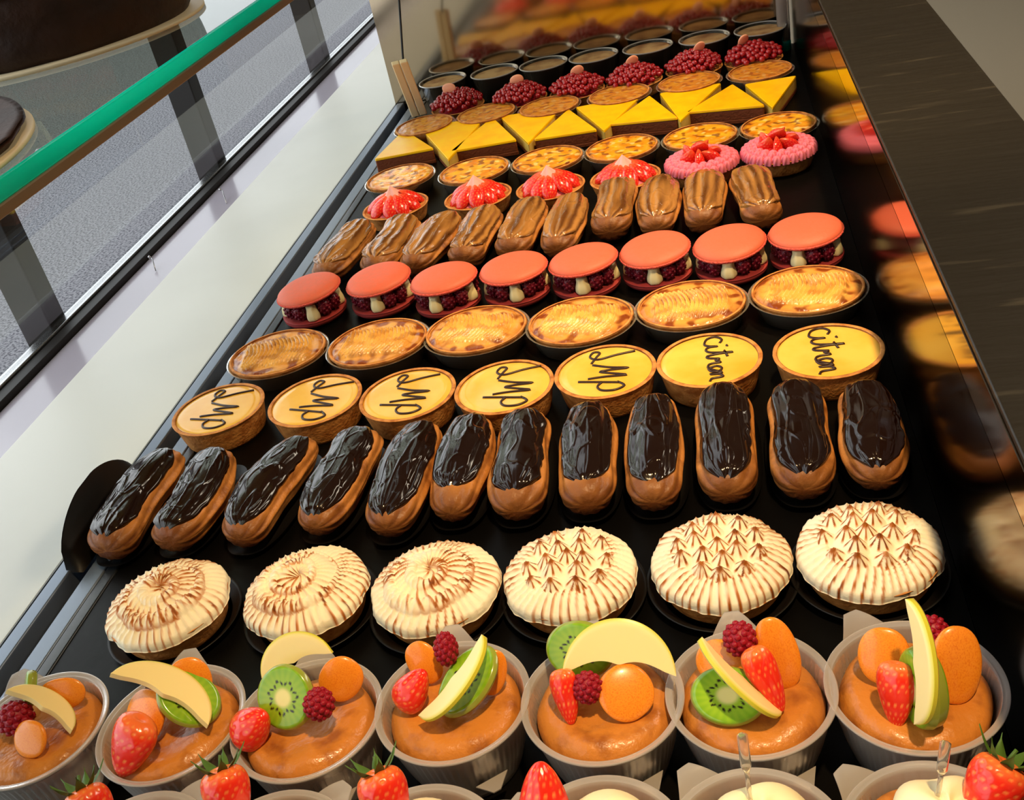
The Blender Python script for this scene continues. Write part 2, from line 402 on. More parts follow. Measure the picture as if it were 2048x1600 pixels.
# ------------------------------------------------------------------ plastic cups
def cup_me(h=.045, rt=.0395, rb=.028):
    prof = [(0, .0006), (rb*.9, .0006), (rb, .002), (rb+(rt-rb)*.45, h*.42), (rt-.0022, h-.003), (rt-.001, h-.0008), (rt+.0014, h), (rt+.0018, h-.0008), (rt+.0012, h-.0022), (rt-.0005, h-.0028),
            (rb+(rt-rb)*.45+.0009, h*.42), (rb+.0012, .0012), (rb*.9, 0), (0, 0)]
    prof = [prof[0], prof[1]]+arcprof(prof[2:12], 3)+prof[12:]
    def mod(r, z, th):
        f = sst(.004, .010, z)*sst(h-.003, h-.006, z)
        return r+f*.00035*math.sin(th*64), z
    return mesh(*rev(prof, 192, mod)[:2])
def tab_me(rt=.0395, h=.045, w=.013, l=.0105, rise=.005):
    def fn(u, v):
        a = (u-.5)*w*2*(1-v*.78)/(rt); s = math.sin(v*PI/2)
        r = rt+.0008+l*v*(1-.5*abs(u-.5)*2*(1-v)); 
        return (r*math.sin(a), r*math.cos(a), h-.0012+rise*s)
    vs, fs, _ = grid(12, 8, fn); n = len(vs)
    vs2 = [(x, y, z-.0007) for x, y, z in vs]
    return mesh(vs+vs2, fs+[tuple(i+n for i in f)[::-1] for f in fs])
def baba_me(R=.0342, seed=0):
    prof = arcprof([(0, .041), (.010, .0415), (.020, .043), (.028, .0425), (.0332, .0385), (.0348, .032), (.0318, .018), (.0268, .004), (0, .003)], 5)
    def mod(r, z, th):
        k = 1+.03*nz(math.cos(th)*1.5+seed, math.sin(th)*1.5, z*30)
        return r*k, z*(1+.05*nz(r*60*math.cos(th)+seed, r*60*math.sin(th), 1)) if z > .006 else z
    return mesh(*rev(prof, 96, mod)[:2])
CUP, TAB = cup_me(), tab_me()
CUP.materials.append(M['plastic']); TAB.materials.append(M['plastic'])
LOWTAB = MB().add([(-.009, 0, 0), (.009, 0, 0), (.003, .009, .001), (-.001, .009, .001), (-.009, 0, .0008), (.009, 0, .0008), (.003, .009, .0018), (-.001, .009, .0018)],
                  [(0, 3, 2, 1), (4, 5, 6, 7), (0, 1, 5, 4), (2, 3, 7, 6), (1, 2, 6, 5), (0, 4, 7, 3)]).mesh(False); LOWTAB.materials.append(M['plastic'])
def cup(px, py, label, tab=-20, low=True, group='fruit topped sponge cakes in plastic cups', name='fruit_cup', cat='dessert cup'):
    p = at(px, py, .045); t = thing(name, label, cat, (p.x, p.y, 0), 0, group)
    c = obj('plastic_cup', CUP, None, t); obj('lid_tab', TAB, None, c, rot=(0, 0, math.radians(-tab)))
    a = math.radians(-tab+205)
    if low: obj('lid_tab', LOWTAB, None, c, loc=(-.0365*math.sin(a), .0365*math.cos(a), .020), rot=(0, 0, a))
    obj('sponge_cake', baba_me(seed=px*.01), M['cake'], t)
    return t
CUPS = [
 (1829, 1367, 'plastic cup nearest the black side with two round apricots and an upright thin apple slice', -28, [
   ('apricot_piece', 1768, 1312, .056, (.026, .022, .027), -10, 35, 0), ('apricot_piece', 1912, 1330, .056, (.026, .024, .036), 15, 35, -18),
   ('raspberry', 1864, 1264, .062, .0165, 0, 20, 0), ('apple_slice', 1826, 1322, .076, (.036, .056, .06), 1184, 10, 180),
   ('kiwi_slice', 1846, 1375, .058, (.030, .038, .06), 1186, 6, 0), ('strawberry', 1792, 1388, .055, (.022, .014, .032), -25, 25, 8)]),
 (1500, 1380, 'plastic cup with kiwi in front, raspberry on top and a curved apple slice', -8, [
   ('apricot_piece', 1556, 1306, .058, (.022, .022, .036), 10, 30, 8), ('apricot_piece', 1445, 1325, .052, (.030, .018, .022), -20, 45, 0),
   ('strawberry', 1532, 1358, .058, (.020, .016, .034), 20, 35, 10), ('raspberry', 1480, 1278, .066, .018, 0, 20, 0),
   ('kiwi_slice', 1456, 1392, .052, (.036, .028, .03), -8, 55, 0), ('apple_slice', 1480, 1350, .060, (.044, .052, .05), 1048, 14, 180)]),
 (1203, 1395, 'plastic cup with one broad apple fan and a kiwi slice behind a raspberry', -10, [
   ('kiwi_slice', 1160, 1300, .058, (.036, .030, .03), -5, 35, 0), ('apple_slice', 1238, 1352, .057, (.056, .056, .05), 6, 42, 82),
   ('apricot_piece', 1252, 1385, .053, (.030, .020, .027), 20, 50, 20), ('strawberry', 1132, 1392, .053, (.018, .016, .028), -20, 35, 20), ('raspberry', 1175, 1375, .057, .0165, 0, 20, 0)]),
 (904, 1399, 'plastic cup with an upright apple crescent and half kiwi beside a strawberry', -10, [
   ('apricot_piece', 848, 1325, .055, (.020, .018, .024), 0, 30, 30), ('apricot_piece', 985, 1345, .054, (.016, .014, .024), 10, 30, -20),
   ('strawberry', 826, 1378, .055, (.024, .018, .026), -20, 30, 150), ('raspberry', 892, 1298, .066, (.014, .014, .019), 0, 20, 0),
   ('kiwi_slice', 936, 1362, .056, (.032, .042, .03), 1140, 36, 0), ('apple_slice', 905, 1352, .064, (.040, .052, .055), 1142, 20, 180)]),
 (613, 1434, 'plastic cup with a whole kiwi slice facing out and a raspberry overlapping it', -10, [
   ('apple_slice', 597, 1338, .062, (.040, .044, .04), 0, 30, 110), ('apricot_piece', 682, 1358, .056, (.025, .020, .024), 15, 30, -50),
   ('strawberry', 506, 1452, .052, (.028, .024, .026), -30, 30, 140), ('kiwi_slice', 572, 1394, .060, .034, -10, 38, 0), ('raspberry', 638, 1408, .062, .0175, 0, 20, 0)]),
 (342, 1443, 'plastic cup with a strawberry lying at its front left and apple and kiwi crescents', -10, [
   ('apricot_piece', 380, 1362, .058, (.026, .020, .026), 20, 30, 0), ('raspberry', 312, 1352, .047, .016, 0, 20, 0), ('apricot_piece', 290, 1432, .053, (.030, .02, .028), -20, 45, 0),
   ('kiwi_slice', 378, 1398, .056, (.030, .036, .03), 1058, 45, 0), ('apple_slice', 316, 1404, .068, (.048, .058, .05), 1062, 32, 0), ('strawberry', 262, 1492, .054, (.032, .024, .036), -20, 35, -18)]),
 (70, 1455, 'plastic cup cut by the left picture edge with a thin apple slice over orange fruit', -40, [
   ('apricot_piece', 124, 1388, .054, (.030, .018, .018), 10, 30, 0), ('kiwi_slice', 60, 1378, .058, (.020, .022, .03), -60, 30, 0), ('raspberry', 32, 1437, .054, (.022, .020, .020), 0, 20, 0),
   ('apricot_piece', 60, 1478, .051, (.024, .018, .020), -10, 40, 0), ('apple_slice', 76, 1425, .060, (.034, .042, .05), 1058, 24, 0)]),
]
for px, py, lab, tab, fr in CUPS:
    t = cup(px, py, lab, tab)
    for kind, fx, fy, fz, size, yaw, tilt, spin in fr: fruit(t, kind, at(fx, fy, fz), size, yaw, tilt, spin)

# the front row, cut by the lower picture edge: cups with cream and a strawberry
def whip_me(seed):
    def fn(u, v):
        th = u*2*PI; r = .027*math.sin(v*PI/2)**.8; z = .024*math.cos(v*PI/2)
        k = 1+.06*math.sin(5*th+v*6+seed); return (r*k*math.cos(th), r*k*math.sin(th), .042+z*(1+.05*math.sin(5*th+v*6)))
    return mesh(*grid(60, 18, fn, wu=True)[:2])
def leafcrown_me():
    mb = MB()
    for k in range(7):
        a = k/7*2*PI; L = .42+.1*(k % 2)
        def fn(u, v):
            wv = .09*math.sin(PI*min(1, v*1.05+.03)); s = (u-.5)*2*wv
            r = v*L; z = .40+.22*v*v+.10*v; 
            return (r*math.cos(a)-s*math.sin(a), r*math.sin(a)+s*math.cos(a), z-abs(u-.5)*.05)
        mb.add(*grid(4, 8, fn)[:2])
    mb.add(*tube([(0, 0, .4), (.02, 0, .55), (.05, .02, .66)], .03, 6))
    return mb.mesh()
LEAF = leafcrown_me(); LEAF.materials.append(M['leaf'])
FR = [(262, 1722, 'cream cup at the front, only its leafy strawberry tip in view at far left', (185, 1632, 20), None, 0),
      (540, 1724, 'cream topped cup at the front with a red leafy strawberry, second from the left', (455, 1594, 10), None, 1),
      (838, 1716, 'cream topped cup at the front with a pale orange strawberry', (772, 1600, 15), None, 2),
      (1201, 1702, 'cream topped cup at the front with a red strawberry and no leaves in view', (1082, 1592, 0), None, 3),
      (1515, 1690, 'cream topped cup at the front with a clear pick standing in plain cream', None, (1500, 1596, 1483, 1462), 4),
      (1878, 1680, 'front cream cup with a clear pick and a leafy strawberry on its right', (1985, 1585, -30), (1876, 1588, 1892, 1482), 5)]
for px, py, lab, sb, pick, i in FR:
    t = cup(px, py, lab, (30, 35, 60, -60, -40, -48)[i], False, 'cream topped cups cut by the front edge', 'cream_cup')
    t.scale = (.95, .95, 1)
    obj('whipped_cream', whip_me(i), M['whip'], t, loc=(.004, 0, .001))
    if sb:
        s = fruit(t, 'strawberry', at(sb[0], sb[1], .066), (.030, .028, .032), 0, 30, sb[2]+180 if i == 3 else sb[2])
        if i != 3:
            l = obj('leaf_crown', LEAF, None, t, loc=s.location, rot=s.rotation_euler); l.scale = s.scale
    if pick:
        a = at(pick[0], pick[1], .066); b = at(pick[2], pick[3], .092) 
        k = (b-a); a = a-t.location; b = b-t.location
        mb = MB().add(*tube([a-k*.4, a, a+k*.45], .0011, 8)); mb.add(*tube([a+k*.4, a+k*.5, a+k*.6, b-k*.03, b], .0024, 8, True))
        obj('clear_pick', mb, M['clear'], t)

# ------------------------------------------------------------------ meringue tarts
def tartshell_me(R=.040, h=.018, lip=.0025, seed=0, inner=True):
    b = R*.86
    prof = [(0, .0002), (b-.002, .0002), (b, .0015), (R-.0012, h-.002), (R, h-.0006), (R-.0006, h), (R-lip, h-.0002), (R-lip-.0008, h-.002)]+([(0, h-.0022)] if inner else [])
    prof = [prof[0]]+arcprof(prof[1:], 3)
    return mesh(*rev(prof, 96, lambda r, z, th: (r*(1+.006*nz(math.cos(th)*4, math.sin(th)*4, seed)+.003*nz(math.cos(th)*20, math.sin(th)*20, seed+z*200)), z))[:2])
def dish_me(R, h, t=.0006):
    prof = [(0, 0), (R*.84, 0), (R-.001, h-.001), (R+.0012, h), (R+.0012, h-.0006), (R-.0006, h-.0016), (R*.84+t, -.0), (0, -.0)]
    return mesh(*rev(prof, 72)[:2])
CREAM, TOAST, TOAST2 = lin((255, 243, 212)), lin((196, 112, 32)), lin((120, 58, 14))
def meringue_me(style, seed):
    R = .0415; rn = random.Random(seed); nr, nt = 90, 260
    peaks = []
    if style == 'star':
        cand = [(0, 0)]+[(.30*math.cos(a), .30*math.sin(a)) for a in [k*PI/3+.2+seed for k in range(6)]]+[(.575*math.cos(a), .575*math.sin(a)) for a in [k*2*PI/10+.1+seed for k in range(10)]]
        peaks = [(x+rn.uniform(-.05, .05), y+rn.uniform(-.05, .05), rn.uniform(0, 6)) for x, y in cand]
    amp = .0017
    def ring(x, y, r, th, c, w, n, tw, ph):
        """one piped ring centred at radius c: rounded ridge with twisted ribs"""
        d = (r-c)/w; e = max(0, 1-d*d)
        s = abs(math.sin(n*th/2+tw*1.3*d+ph+1.8*nz(x*2.2, y*2.2, seed+c))); cr = 1-s
        return math.sqrt(e), cr, e
    def fn(u, v):
        th = u*2*PI; r = v; x, y = r*math.cos(th), r*math.sin(th)
        edge = 1+.05*nz(math.cos(th)*2.5, math.sin(th)*2.5, seed)+.012*nz(math.cos(th)*9, math.sin(th)*9, seed)
        dome = (.014+.003*nz(x*1.8, y*1.8, seed*1.3))*(1-r**3.2)*(.72+.28*sst(1, .2, r)); toast = 0; bump = 0
        rings = [(.80, .25, 46, 1.0, 0)]
        if style == 'spiral': rings += [(.47, .22, 30, -1.2, 1), (.16, .22, 14, 1.4, 2)]
        if style == 'loose': rings += [(.42, .28, 26, -1.5, 1), (.10, .22, 9, 1.4, 2)]
        cx = .05*math.sin(th+seed)
        for (c, ww, n, tw, ph) in rings:
            if style != 'star' and c < .6: cc = c+.10*math.sin(th+seed*2)
            else: cc = c
            h, cr, e = ring(x, y, r, th, cc, ww, n, tw, ph+seed)
            bump += h*.0045+(cr**2.2)*e*amp*1.3
            patch = sst(-.30, .0, nz(x*2.0, y*2.0, seed*3.1+c))
            side = .35+.65*sst(.0, .5, abs(d_ := (r-cc)/ww))
            toast = max(toast, sst(.42, .74, cr)*sst(0, .25, e)*(.06+.94*patch)*(.45+.55*side)*(.8+.8*nz(x*7,y*7,seed+3)))
            if e > 0 and style != 'star': toast = max(toast, sst(.78, 1.0, abs(d_))*.55*patch*(1 if c < .7 else 0))
        if peaks:
            b = min(((x-p[0])**2+(y-p[1])**2, p) for p in peaks); d = math.sqrt(b[0]); p = b[1]
            if r < .68:
                a = math.atan2(y-p[1], x-p[0]); cr = 1-abs(math.sin(a*3.5+p[2]+d*3))
                g = max(0, 1-d/.20); bump = max(bump, g**1.15*.0095+cr*g*.0014)
                toast = max(toast*sst(.5, .68, r), sst(.40, .75, cr)*sst(.12, .4, g), sst(.66, .9, g))
        toast = toast*(.95+.6*nz(x*5, y*5, seed))
        z = dome+bump
        z = z*sst(1.0, .93, r)
        if r > .97: edge *= 1+.006*math.sin(46*th/2)
        rr = R*r*edge*(1+.035*sst(.75, .95, r)*sst(1.0, .95, r))
        c = mixc(CREAM, TOAST, toast*1.5); c = mixc(c, TOAST2, (toast-.55)*1.6)
        return (rr*math.cos(th), rr*math.sin(th), .0165+z), c
    return mesh(*grid(nt, nr, fn, wu=True))
MER = [(1735, 1105, 'star', 3, 'meringue tart nearest the black side with small star peaks, rightmost of its row'),
       (1437, 1128, 'star', 11, 'meringue tart covered all over in toasted star peaks, second from the right'),
       (1135, 1155, 'star', 5, 'meringue tart with star peaks inside a ribbed ring, third from the right'),
       (862, 1180, 'loose', 8, 'meringue tart with a pale untoasted patch at its front, third from the left'),
       (603, 1190, 'spiral', 2, 'meringue tart piped as a neat ribbed spiral, second from the left'),
       (325, 1215, 'loose', 14, 'darker toasted meringue tart beside the grey tray rails, leftmost of its row')]
MSHELL = tartshell_me(.0405, .019); MSHELL.materials.append(M['crust'])
BDISH = dish_me(.0445, .006); BDISH.materials.append(M['black'])
for px, py, st, sd, lab in MER:
    p = at(px, py-32, .030); t = thing('meringue_tart', lab, 'tart', (p.x, p.y, 0), 0, 'toasted meringue tarts')
    obj('plastic_dish', BDISH, None, t, loc=(0, 0, .0008)); obj('crust', MSHELL, None, t, loc=(0, 0, .0012)); obj('meringue', meringue_me(st, sd), M['mer'], t)

# ------------------------------------------------------------------ eclairs
def eclair_parts(L, W, H, seed, bend, cover=(.13, .97), glazew=1.12, square=3.2, streak=False):
    rn = random.Random(seed); k1, k2 = rn.uniform(0, 9), rn.uniform(0, 9)
    def S(t, ph, off=0):
        e = abs(2*t-1); R = max(0, 1-e**square)**(1/square)
        R *= 1+.05*math.sin(t*9+k1)+.04*math.sin(t*5+k2)+.05*sst(.25, .0, t)
        c, s = math.cos(ph), math.sin(ph)
        rib = .040*math.cos(ph*11+1.2*math.sin(t*5+k1))*sst(0, .3, R)*(1-sst(.8, 1, s))
        n = 1+rib+.05*nz(t*5, c*1.5, s+seed)
        x = W/2*R*c*n*(1 if s > 0 else .93); z = H*.5+H/2*R*s*n*(1 if s > 0 else .96)
        y = (t-.5)*L; x += bend*math.sin((t-.1)*PI*1.6)
        if off:
            v = Vector((c*H, 0, s*W)); v.normalize(); v += Vector((0, (t-.5)*1.2*abs(2*t-1)**3, 0)); return (x+v.x*off, y+v.y*off, z+v.z*off)
        return (x, y, z)
    def fb(u, v):
        t = .5-.5*math.cos(u*PI); ph = v*2*PI; s = math.sin(ph)
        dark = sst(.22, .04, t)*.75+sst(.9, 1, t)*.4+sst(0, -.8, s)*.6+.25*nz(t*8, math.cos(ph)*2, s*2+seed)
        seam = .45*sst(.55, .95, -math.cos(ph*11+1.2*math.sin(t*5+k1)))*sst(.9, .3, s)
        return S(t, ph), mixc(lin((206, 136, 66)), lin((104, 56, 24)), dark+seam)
    body = mesh(*grid(56, 88, fb, wv=True))
    t0, t1 = cover
    def fg(u, v):
        t = t0+(t1-t0)*u; e = abs(2*u-1)
        wv = glazew*(1-e**6*.75)*(1+.10*nz(u*6, v > .5, seed)+.05*nz(u*16, v > .5, seed))
        q = (v-.5)*2; ph = PI/2-q*wv*.92
        ed = max(abs(q), e**3 if e > .8 else 0); off = .0019*(1-sst(.88, 1, max(abs(q), e)))-.0004*sst(.9, 1, max(abs(q), e))
        off += .0006*nz(q*2.0, u*3, seed*1.7)+.0002*abs(nz(q*6, u*4, seed+5))
        ins = 1-sst(.75, .95, max(abs(q), e))
        for kk, (a1, b1) in enumerate(((2.6, .9), (1.7, 1.9))):
            off += (.0008, .0005)[kk]*ins*max(0, 1-abs(nz(q*a1+kk*7, u*b1*2, seed*2.3+kk))*11)
        if streak: off += .0006*ins*math.sin(q*15+2*nz(u*3, q, seed))
        P = S(min(.995, max(.005, t+.02*nz(q*2, seed) * (1 if e > .7 else 0))), ph, off)
        if streak: return P, mixc(lin((186, 130, 66)), lin((104, 62, 26)), .45+1.1*nz(q*5, u*1.6, seed)+.3*math.sin(q*15+2*nz(u*3, q, seed)))
        return P
    gl = mesh(*grid(110, 64, fg))
    return body, gl
def put_eclair(fx, fy, bx, by, lab, seed, W, H, gm, name, grp, zf=.007, zb=.024, bend=0, cover=(.15, .97), extra=None, sq=3.3, L=None, gw=1.12, streak=False):
    a, b = at(fx, fy, zf), at(bx, by, zb); d = Vector((b.x-a.x, b.y-a.y)); L_ = L or d.length; m = (a+b)/2
    if L: m = b-Vector((d.x, d.y, 0)).normalized()*L/2
    t = thing(name, lab, 'eclair', (m.x, m.y, 0), math.atan2(-d.x, d.y), grp)
    body, gl = eclair_parts(L_, W, H, seed, bend, cover, square=sq, glazew=gw, streak=streak)
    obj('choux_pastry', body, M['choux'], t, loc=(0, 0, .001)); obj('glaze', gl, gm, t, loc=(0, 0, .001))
    return t, L_
ORD = ['leftmost', 'second from the left', 'third from the left', 'fourth from the left', 'fifth from the left', 'sixth from the left', 'sixth from the right', 'fifth from the right', 'fourth from the right', 'third from the right', 'second from the right', 'rightmost']
CH = [(222, 1125, 335, 900, -.002, .17), (350, 1108, 448, 897, .004, .16), (485, 1102, 602, 874, -.003, .06), (638, 1080, 728, 858, 0, .10), (780, 1082, 850, 842, 0, .15), (908, 1052, 948, 832, 0, .26),
      (1038, 1048, 1052, 822, 0, .20), (1178, 1036, 1178, 806, 0, .22), (1312, 1030, 1308, 792, 0, .20), (1460, 1014, 1445, 768, 0, .14), (1612, 1006, 1588, 764, 0, .04), (1757, 990, 1728, 768, 0, .13)]
NOTE = ['chocolate eclair in a tall black card at the grey tray rails', 'slightly bent chocolate eclair with bluish shine along its left side', 'chocolate eclair with deep side ribs leaning to the right', 'chocolate eclair with bright ribbed side, right behind the second meringue tart',
        'chocolate eclair with a long pale sheen, behind the third meringue tart', 'chocolate eclair with a short glaze and large bare front end', 'chocolate eclair whose back end meets a lemon tart', 'narrow chocolate eclair with squiggles in its glaze',
        'chocolate eclair with a smooth glaze and rounded bare front', 'tall chocolate eclair with wrinkled glaze, in front of a citron tart', 'chocolate eclair glazed down to its front tip', 'chocolate eclair closest to the black side panel']
for i, (fx, fy, bx, by, bend, cv) in enumerate(CH):
    t, L_ = put_eclair(fx, fy, bx, by, NOTE[i]+', '+ORD[i] if len((NOTE[i]+' '+ORD[i]).split()) <= 16 else NOTE[i], i*3+1, .0415, .033, M['choco'], 'chocolate_eclair', 'chocolate eclairs in a row', bend=bend, cover=(max(.02, cv-.14), .975))
    mb = MB()
    def lf(u, v, hh=.0052, wd=.024, L_=L_):
        th = u*2*PI; r = .0+v; c, s = math.cos(th), math.sin(th)
        sx = math.copysign(abs(c)**.75, c)*wd; sy = math.copysign(abs(s)**.75, s)*(L_/2+.003)
        return (sx*r, sy*r, .0004+(hh*sst(.85, 1, v)))
    obj('black_tray_liner', mesh(*grid(48, 10, lf, wu=True)[:2]), M['black'], t)
    if i == 0:   # the tall black card standing along its left side
        def cf(u, v):
            y = (u-.5)*(L_+.004); hh = .040*min(1, math.sin(PI*u)**.45+.02); return (-.0245-.013*v, y, .001+v*hh)
        vs, fs, _ = grid(24, 6, cf); n = len(vs)
        obj('raised_card_side', mesh(vs+[(x-.0008, y, z) for x, y, z in vs], fs+[tuple(j+n for j in f)[::-1] for f in fs]), M['black'], t)
CO = [(672, 545, 728, 448), (765, 540, 815, 437), (848, 528, 903, 430), (935, 530, 978, 418), (1028, 515, 1068, 402), (1120, 505, 1148, 396), (1222, 478, 1240, 364), (1315, 470, 1322, 358), (1408, 462, 1412, 348), (1527, 448, 1494, 342)]
CN = ['coffee glazed eclair beside the grey tray rails, leftmost of its row', 'coffee glazed eclair, second from the left, behind two coral macarons', 'coffee glazed eclair, third from the left, with lit ribbed side', 'coffee glazed eclair, fourth from the left, between two brighter ones', 'coffee glazed eclair, fifth from the left, in front of a strawberry tart',
      'short coffee glazed eclair in the middle of its row', 'coffee glazed eclair, fourth from the right', 'coffee glazed eclair, third from the right, with bright specks at its back end', 'coffee glazed eclair in front of the left pink creamed tart', 'coffee glazed eclair turned to the left, rightmost of its row']
for i, (fx, fy, bx, by) in enumerate(CO):
    put_eclair(fx, fy, bx, by, CN[i], 50+i*3, .043, .032, M['coffee2'], 'coffee_eclair', 'coffee glazed eclairs in a row', zf=.008, zb=.022, L=.122, cover=(.05, .975), sq=3.8, gw=1.32, streak=True)

# ------------------------------------------------------------------ lemon tarts with piped writing
LMP = [[(.02, 1.0), (.10, .55), (.20, .12), (.12, -.10), (.0, -.04), (.02, .12), (.14, .06), (.30, -.02)], [(.34, .02), (.42, .45), (.46, .92), (.49, .5), (.53, .25), (.58, .55), (.64, .92), (.66, .4), (.70, .0)],
       [(.76, -.22), (.79, .3), (.82, .78)], [(.80, .74), (.90, .92), (1.0, .72), (1.0, .42), (.90, .28), (.80, .36)]]
CIT = [[(.16, .62), (.08, .72), (.0, .48), (.04, .14), (.16, .02), (.22, .22), (.24, .5), (.24, .2), (.29, .04), (.36, .16), (.40, .6), (.42, 1.05), (.42, .5), (.45, .06), (.50, .1), (.54, .5), (.56, .34), (.62, .52), (.63, .2), (.66, .04),
        (.72, .04), (.70, .34), (.75, .52), (.82, .40), (.81, .12), (.73, .02), (.78, .2), (.86, .5), (.87, .04), (.89, .4), (.95, .5), (.97, .1), (1.02, .0)], [(.36, .74), (.50, .82)], [(.235, .86), (.25, .88), (.26, .87)]]
def writing(strokes, z, y0, y1, x0, x1, rotz, curve=0):
    mb = MB(); cr, sr = math.cos(rotz), math.sin(rotz)
    for st in strokes:
        pts = []
        for a, u in spline([(a, u, 0) for a, u in st], 5) and [(p.x, p.y) for p in spline([(a, u, 0) for a, u in st], 5)]:
            y = y0+(y1-y0)*a; x = x0+(x1-x0)*u
            pts.append((x*cr-y*sr, x*sr+y*cr, z))
        mb.add(*tube(pts, .00105, 6))
    return mb
LS = tartshell_me(.0408, .0235, .0034, 3); LS.materials.append(M['crust'])
LF = mesh(*rev([(0, .0231), (.030, .0231), (.036, .0229), (.0378, .0222)], 72)[:2]); LF.materials.append(M['lemon'])
CI = [(437, 818, 'L', 'lemon tart with LMP piped in chocolate, leftmost beside the grey rails', .0, -6),
      (630, 800, 'L', 'lemon tart with thin small LMP lettering, second from the left', .003, -10), (815, 788, 'L', 'lemon tart with bold LMP lettering, third from the left', .0, -4),
      (1008, 773, 'L', 'lemon tart with LMP lettering near its right rim, fourth from the left', .005, -3), (1210, 742, 'L', 'bright lemon tart with wide LMP lettering, left neighbour of the two citron tarts', .0, -4),
      (1418, 719, 'C', 'lemon tart with citron piped in small letters, second from the right', .004, 4), (1656, 701, 'C', 'lemon tart with citron piped in large letters, nearest the black side', -.001, 3)]
for i, (px, py, k, lab, dx, rz) in enumerate(CI):
    p = at(px, py, .0235); t = thing('lemon_tart', lab, 'tart', (p.x, p.y, 0), 0, 'lemon tarts with piped writing')
    obj('crust', LS, None, t, loc=(0, 0, .0006)); obj('lemon_filling', LF, None, t, loc=(0, 0, .0004))
    if k == 'L': w_ = writing(LMP, .0238, .029, -.029, -.012+dx, .021+dx, math.radians(rz))
    else: w_ = writing(CIT, .0238, .033, -.031, -.006+dx, .014+dx, math.radians(rz)) if i == 5 else writing(CIT, .0238, .034, -.031, -.010+dx, .013+dx, math.radians(rz))
    obj('lettering', w_, M['pipe'], t)

# ------------------------------------------------------------------ baked tarts: apple fan tarts, custard tarts
def custard_me(R, z, seed, kind):
    rn = random.Random(seed); hi = lin((244, 190, 96)); mid = lin((212, 132, 44)); lo = lin((130, 60, 18))
    yel = lin((255, 190, 40)); org = lin((232, 136, 16))
    rot = rn.uniform(-.25, .25)
    def fn(u, v):
        th = u*2*PI; r = v; x, y = r*math.cos(th), r*math.sin(th); zz = z
        if kind == 'apple':
            xr = x*math.cos(rot)+y*math.sin(rot); yr = -x*math.sin(rot)+y*math.cos(rot)
            m = sst(.66, .52, abs(yr+.04))*sst(.80, .66, abs(xr))            # the fan of slices
            s = ((xr+.28*(yr+.04)**2*1.6)*11.5) % 1
            step = (1-s)
            zz += m*(.0012+.0034*step)+.0009*nz(x*4, y*4, seed)
            c = mixc(mid, hi, .45+.5*nz(x*2.5, y*2.5, seed)+m*.35)
            c = mixc(c, lo, sst(.70, .98, s)*m*.9)
            c = mixc(c, lo, sst(-.06, .34, nz(x*4.2+3, y*4.2, seed+4))*(.9-.5*m)+sst(.80, 1, r)*.5)
        else:
            zz += .0007*nz(x*4, y*4, seed)
            c = mixc(yel, org, .5+1.1*nz(x*3, y*3, seed))
            c = mixc(c, lin((255, 226, 140)), sst(.15, .45, nz(x*5, y*5, seed+17))*.7); c = mixc(c, lo, sst(.1, .42, nz(x*5.2+1, y*5.2, seed+7))*(.8 if kind == 'flan' else .95)+sst(.8, 1, r)*.4)
            if kind == 'brown': c = mixc(c, lin((186, 112, 44)), .62)
        return (R*x, R*y, zz-.0012*sst(.9, 1, r)), c
    return mesh(*grid(180, 64, fn, wu=True))
def baked(px, py, lab, name, cat, grp, R, h, kind, seed, sy=1.0, case='clear'):
    p = at(px, py, h); t = thing(name, lab, cat, (p.x, p.y, 0), rnd.uniform(-.08, .08), grp)
    key = ('shell', R, h, sy)
    if key not in ME:
        a = tartshell_me(R, h, .0022, 1); 
        for v in a.vertices: v.co.y *= sy
        a.materials.append(M['crust']); b = dish_me(R+.002, h*.93)
        for v in b.vertices: v.co.y *= sy
        b.materials.append(M[case]); ME[key] = (a, b)
    a, b = ME[key]
    obj('clear_case', b, None, t, loc=(0, 0, .0002)); obj('crust', a, None, t, loc=(0, 0, .0012))
    c = custard_me(R-.0026, h-.0006, seed, kind)
    for v in c.vertices: v.co.y *= sy
    obj('filling', c, M['custard'], t, loc=(0, 0, .0012))
    return t
AP = [(1615, 578, 'apple tart with regular fanned slices beside the black side, rightmost of its row'), (1382, 608, 'apple tart with clearly ridged fan of slices, second from the right'), (1161, 640, 'apple tart with slices browned at its left end, third from the right'),
      (952, 658, 'apple tart with one smooth pale slice edge, third from the left'), (755, 684, 'pale apple tart with fine faint slices, second from the left'), (555, 705, 'apple tart with mottled brown top beside the tray rails, leftmost of its row')]
for i, (px, py, lab) in enumerate(AP): baked(px, py, lab, 'apple_tart', 'tart', 'baked apple tarts in clear cases', .0465, .019, 'apple', 21+i*5, sy=.92)
FL = [(1557, 250), (1400, 272), (1243, 295), (1095, 318), (948, 340), (800, 354)]
FLN = ['mottled custard tart behind the right pink creamed tart', 'mottled custard tart behind the left pink creamed tart', 'mottled custard tart behind the rightmost red strawberry tart', 'orange custard tart behind the third strawberry tart from the left', 'orange custard tart behind the second strawberry tart from the left', 'orange custard tart behind the leftmost strawberry tart at the rails']
for i, (px, py) in enumerate(FL): baked(px, py, FLN[i], 'custard_tart', 'tart', 'round custard tarts', .0435, .020, 'flan', 60+i*7)
BR = [(1520, 141), (1378, 163), (1238, 188), (1098, 212), (972, 226), (848, 250)]
for i, (px, py) in enumerate(BR): baked(px, py, 'brown topped custard tart behind the yellow slices, '+(['rightmost', 'second from the right', 'third from the right', 'third from the left', 'second from the left', 'leftmost'][i]), 'custard_tart', 'tart', 'brown tarts behind the yellow slices', .042, .022, 'brown', 90+i*7)

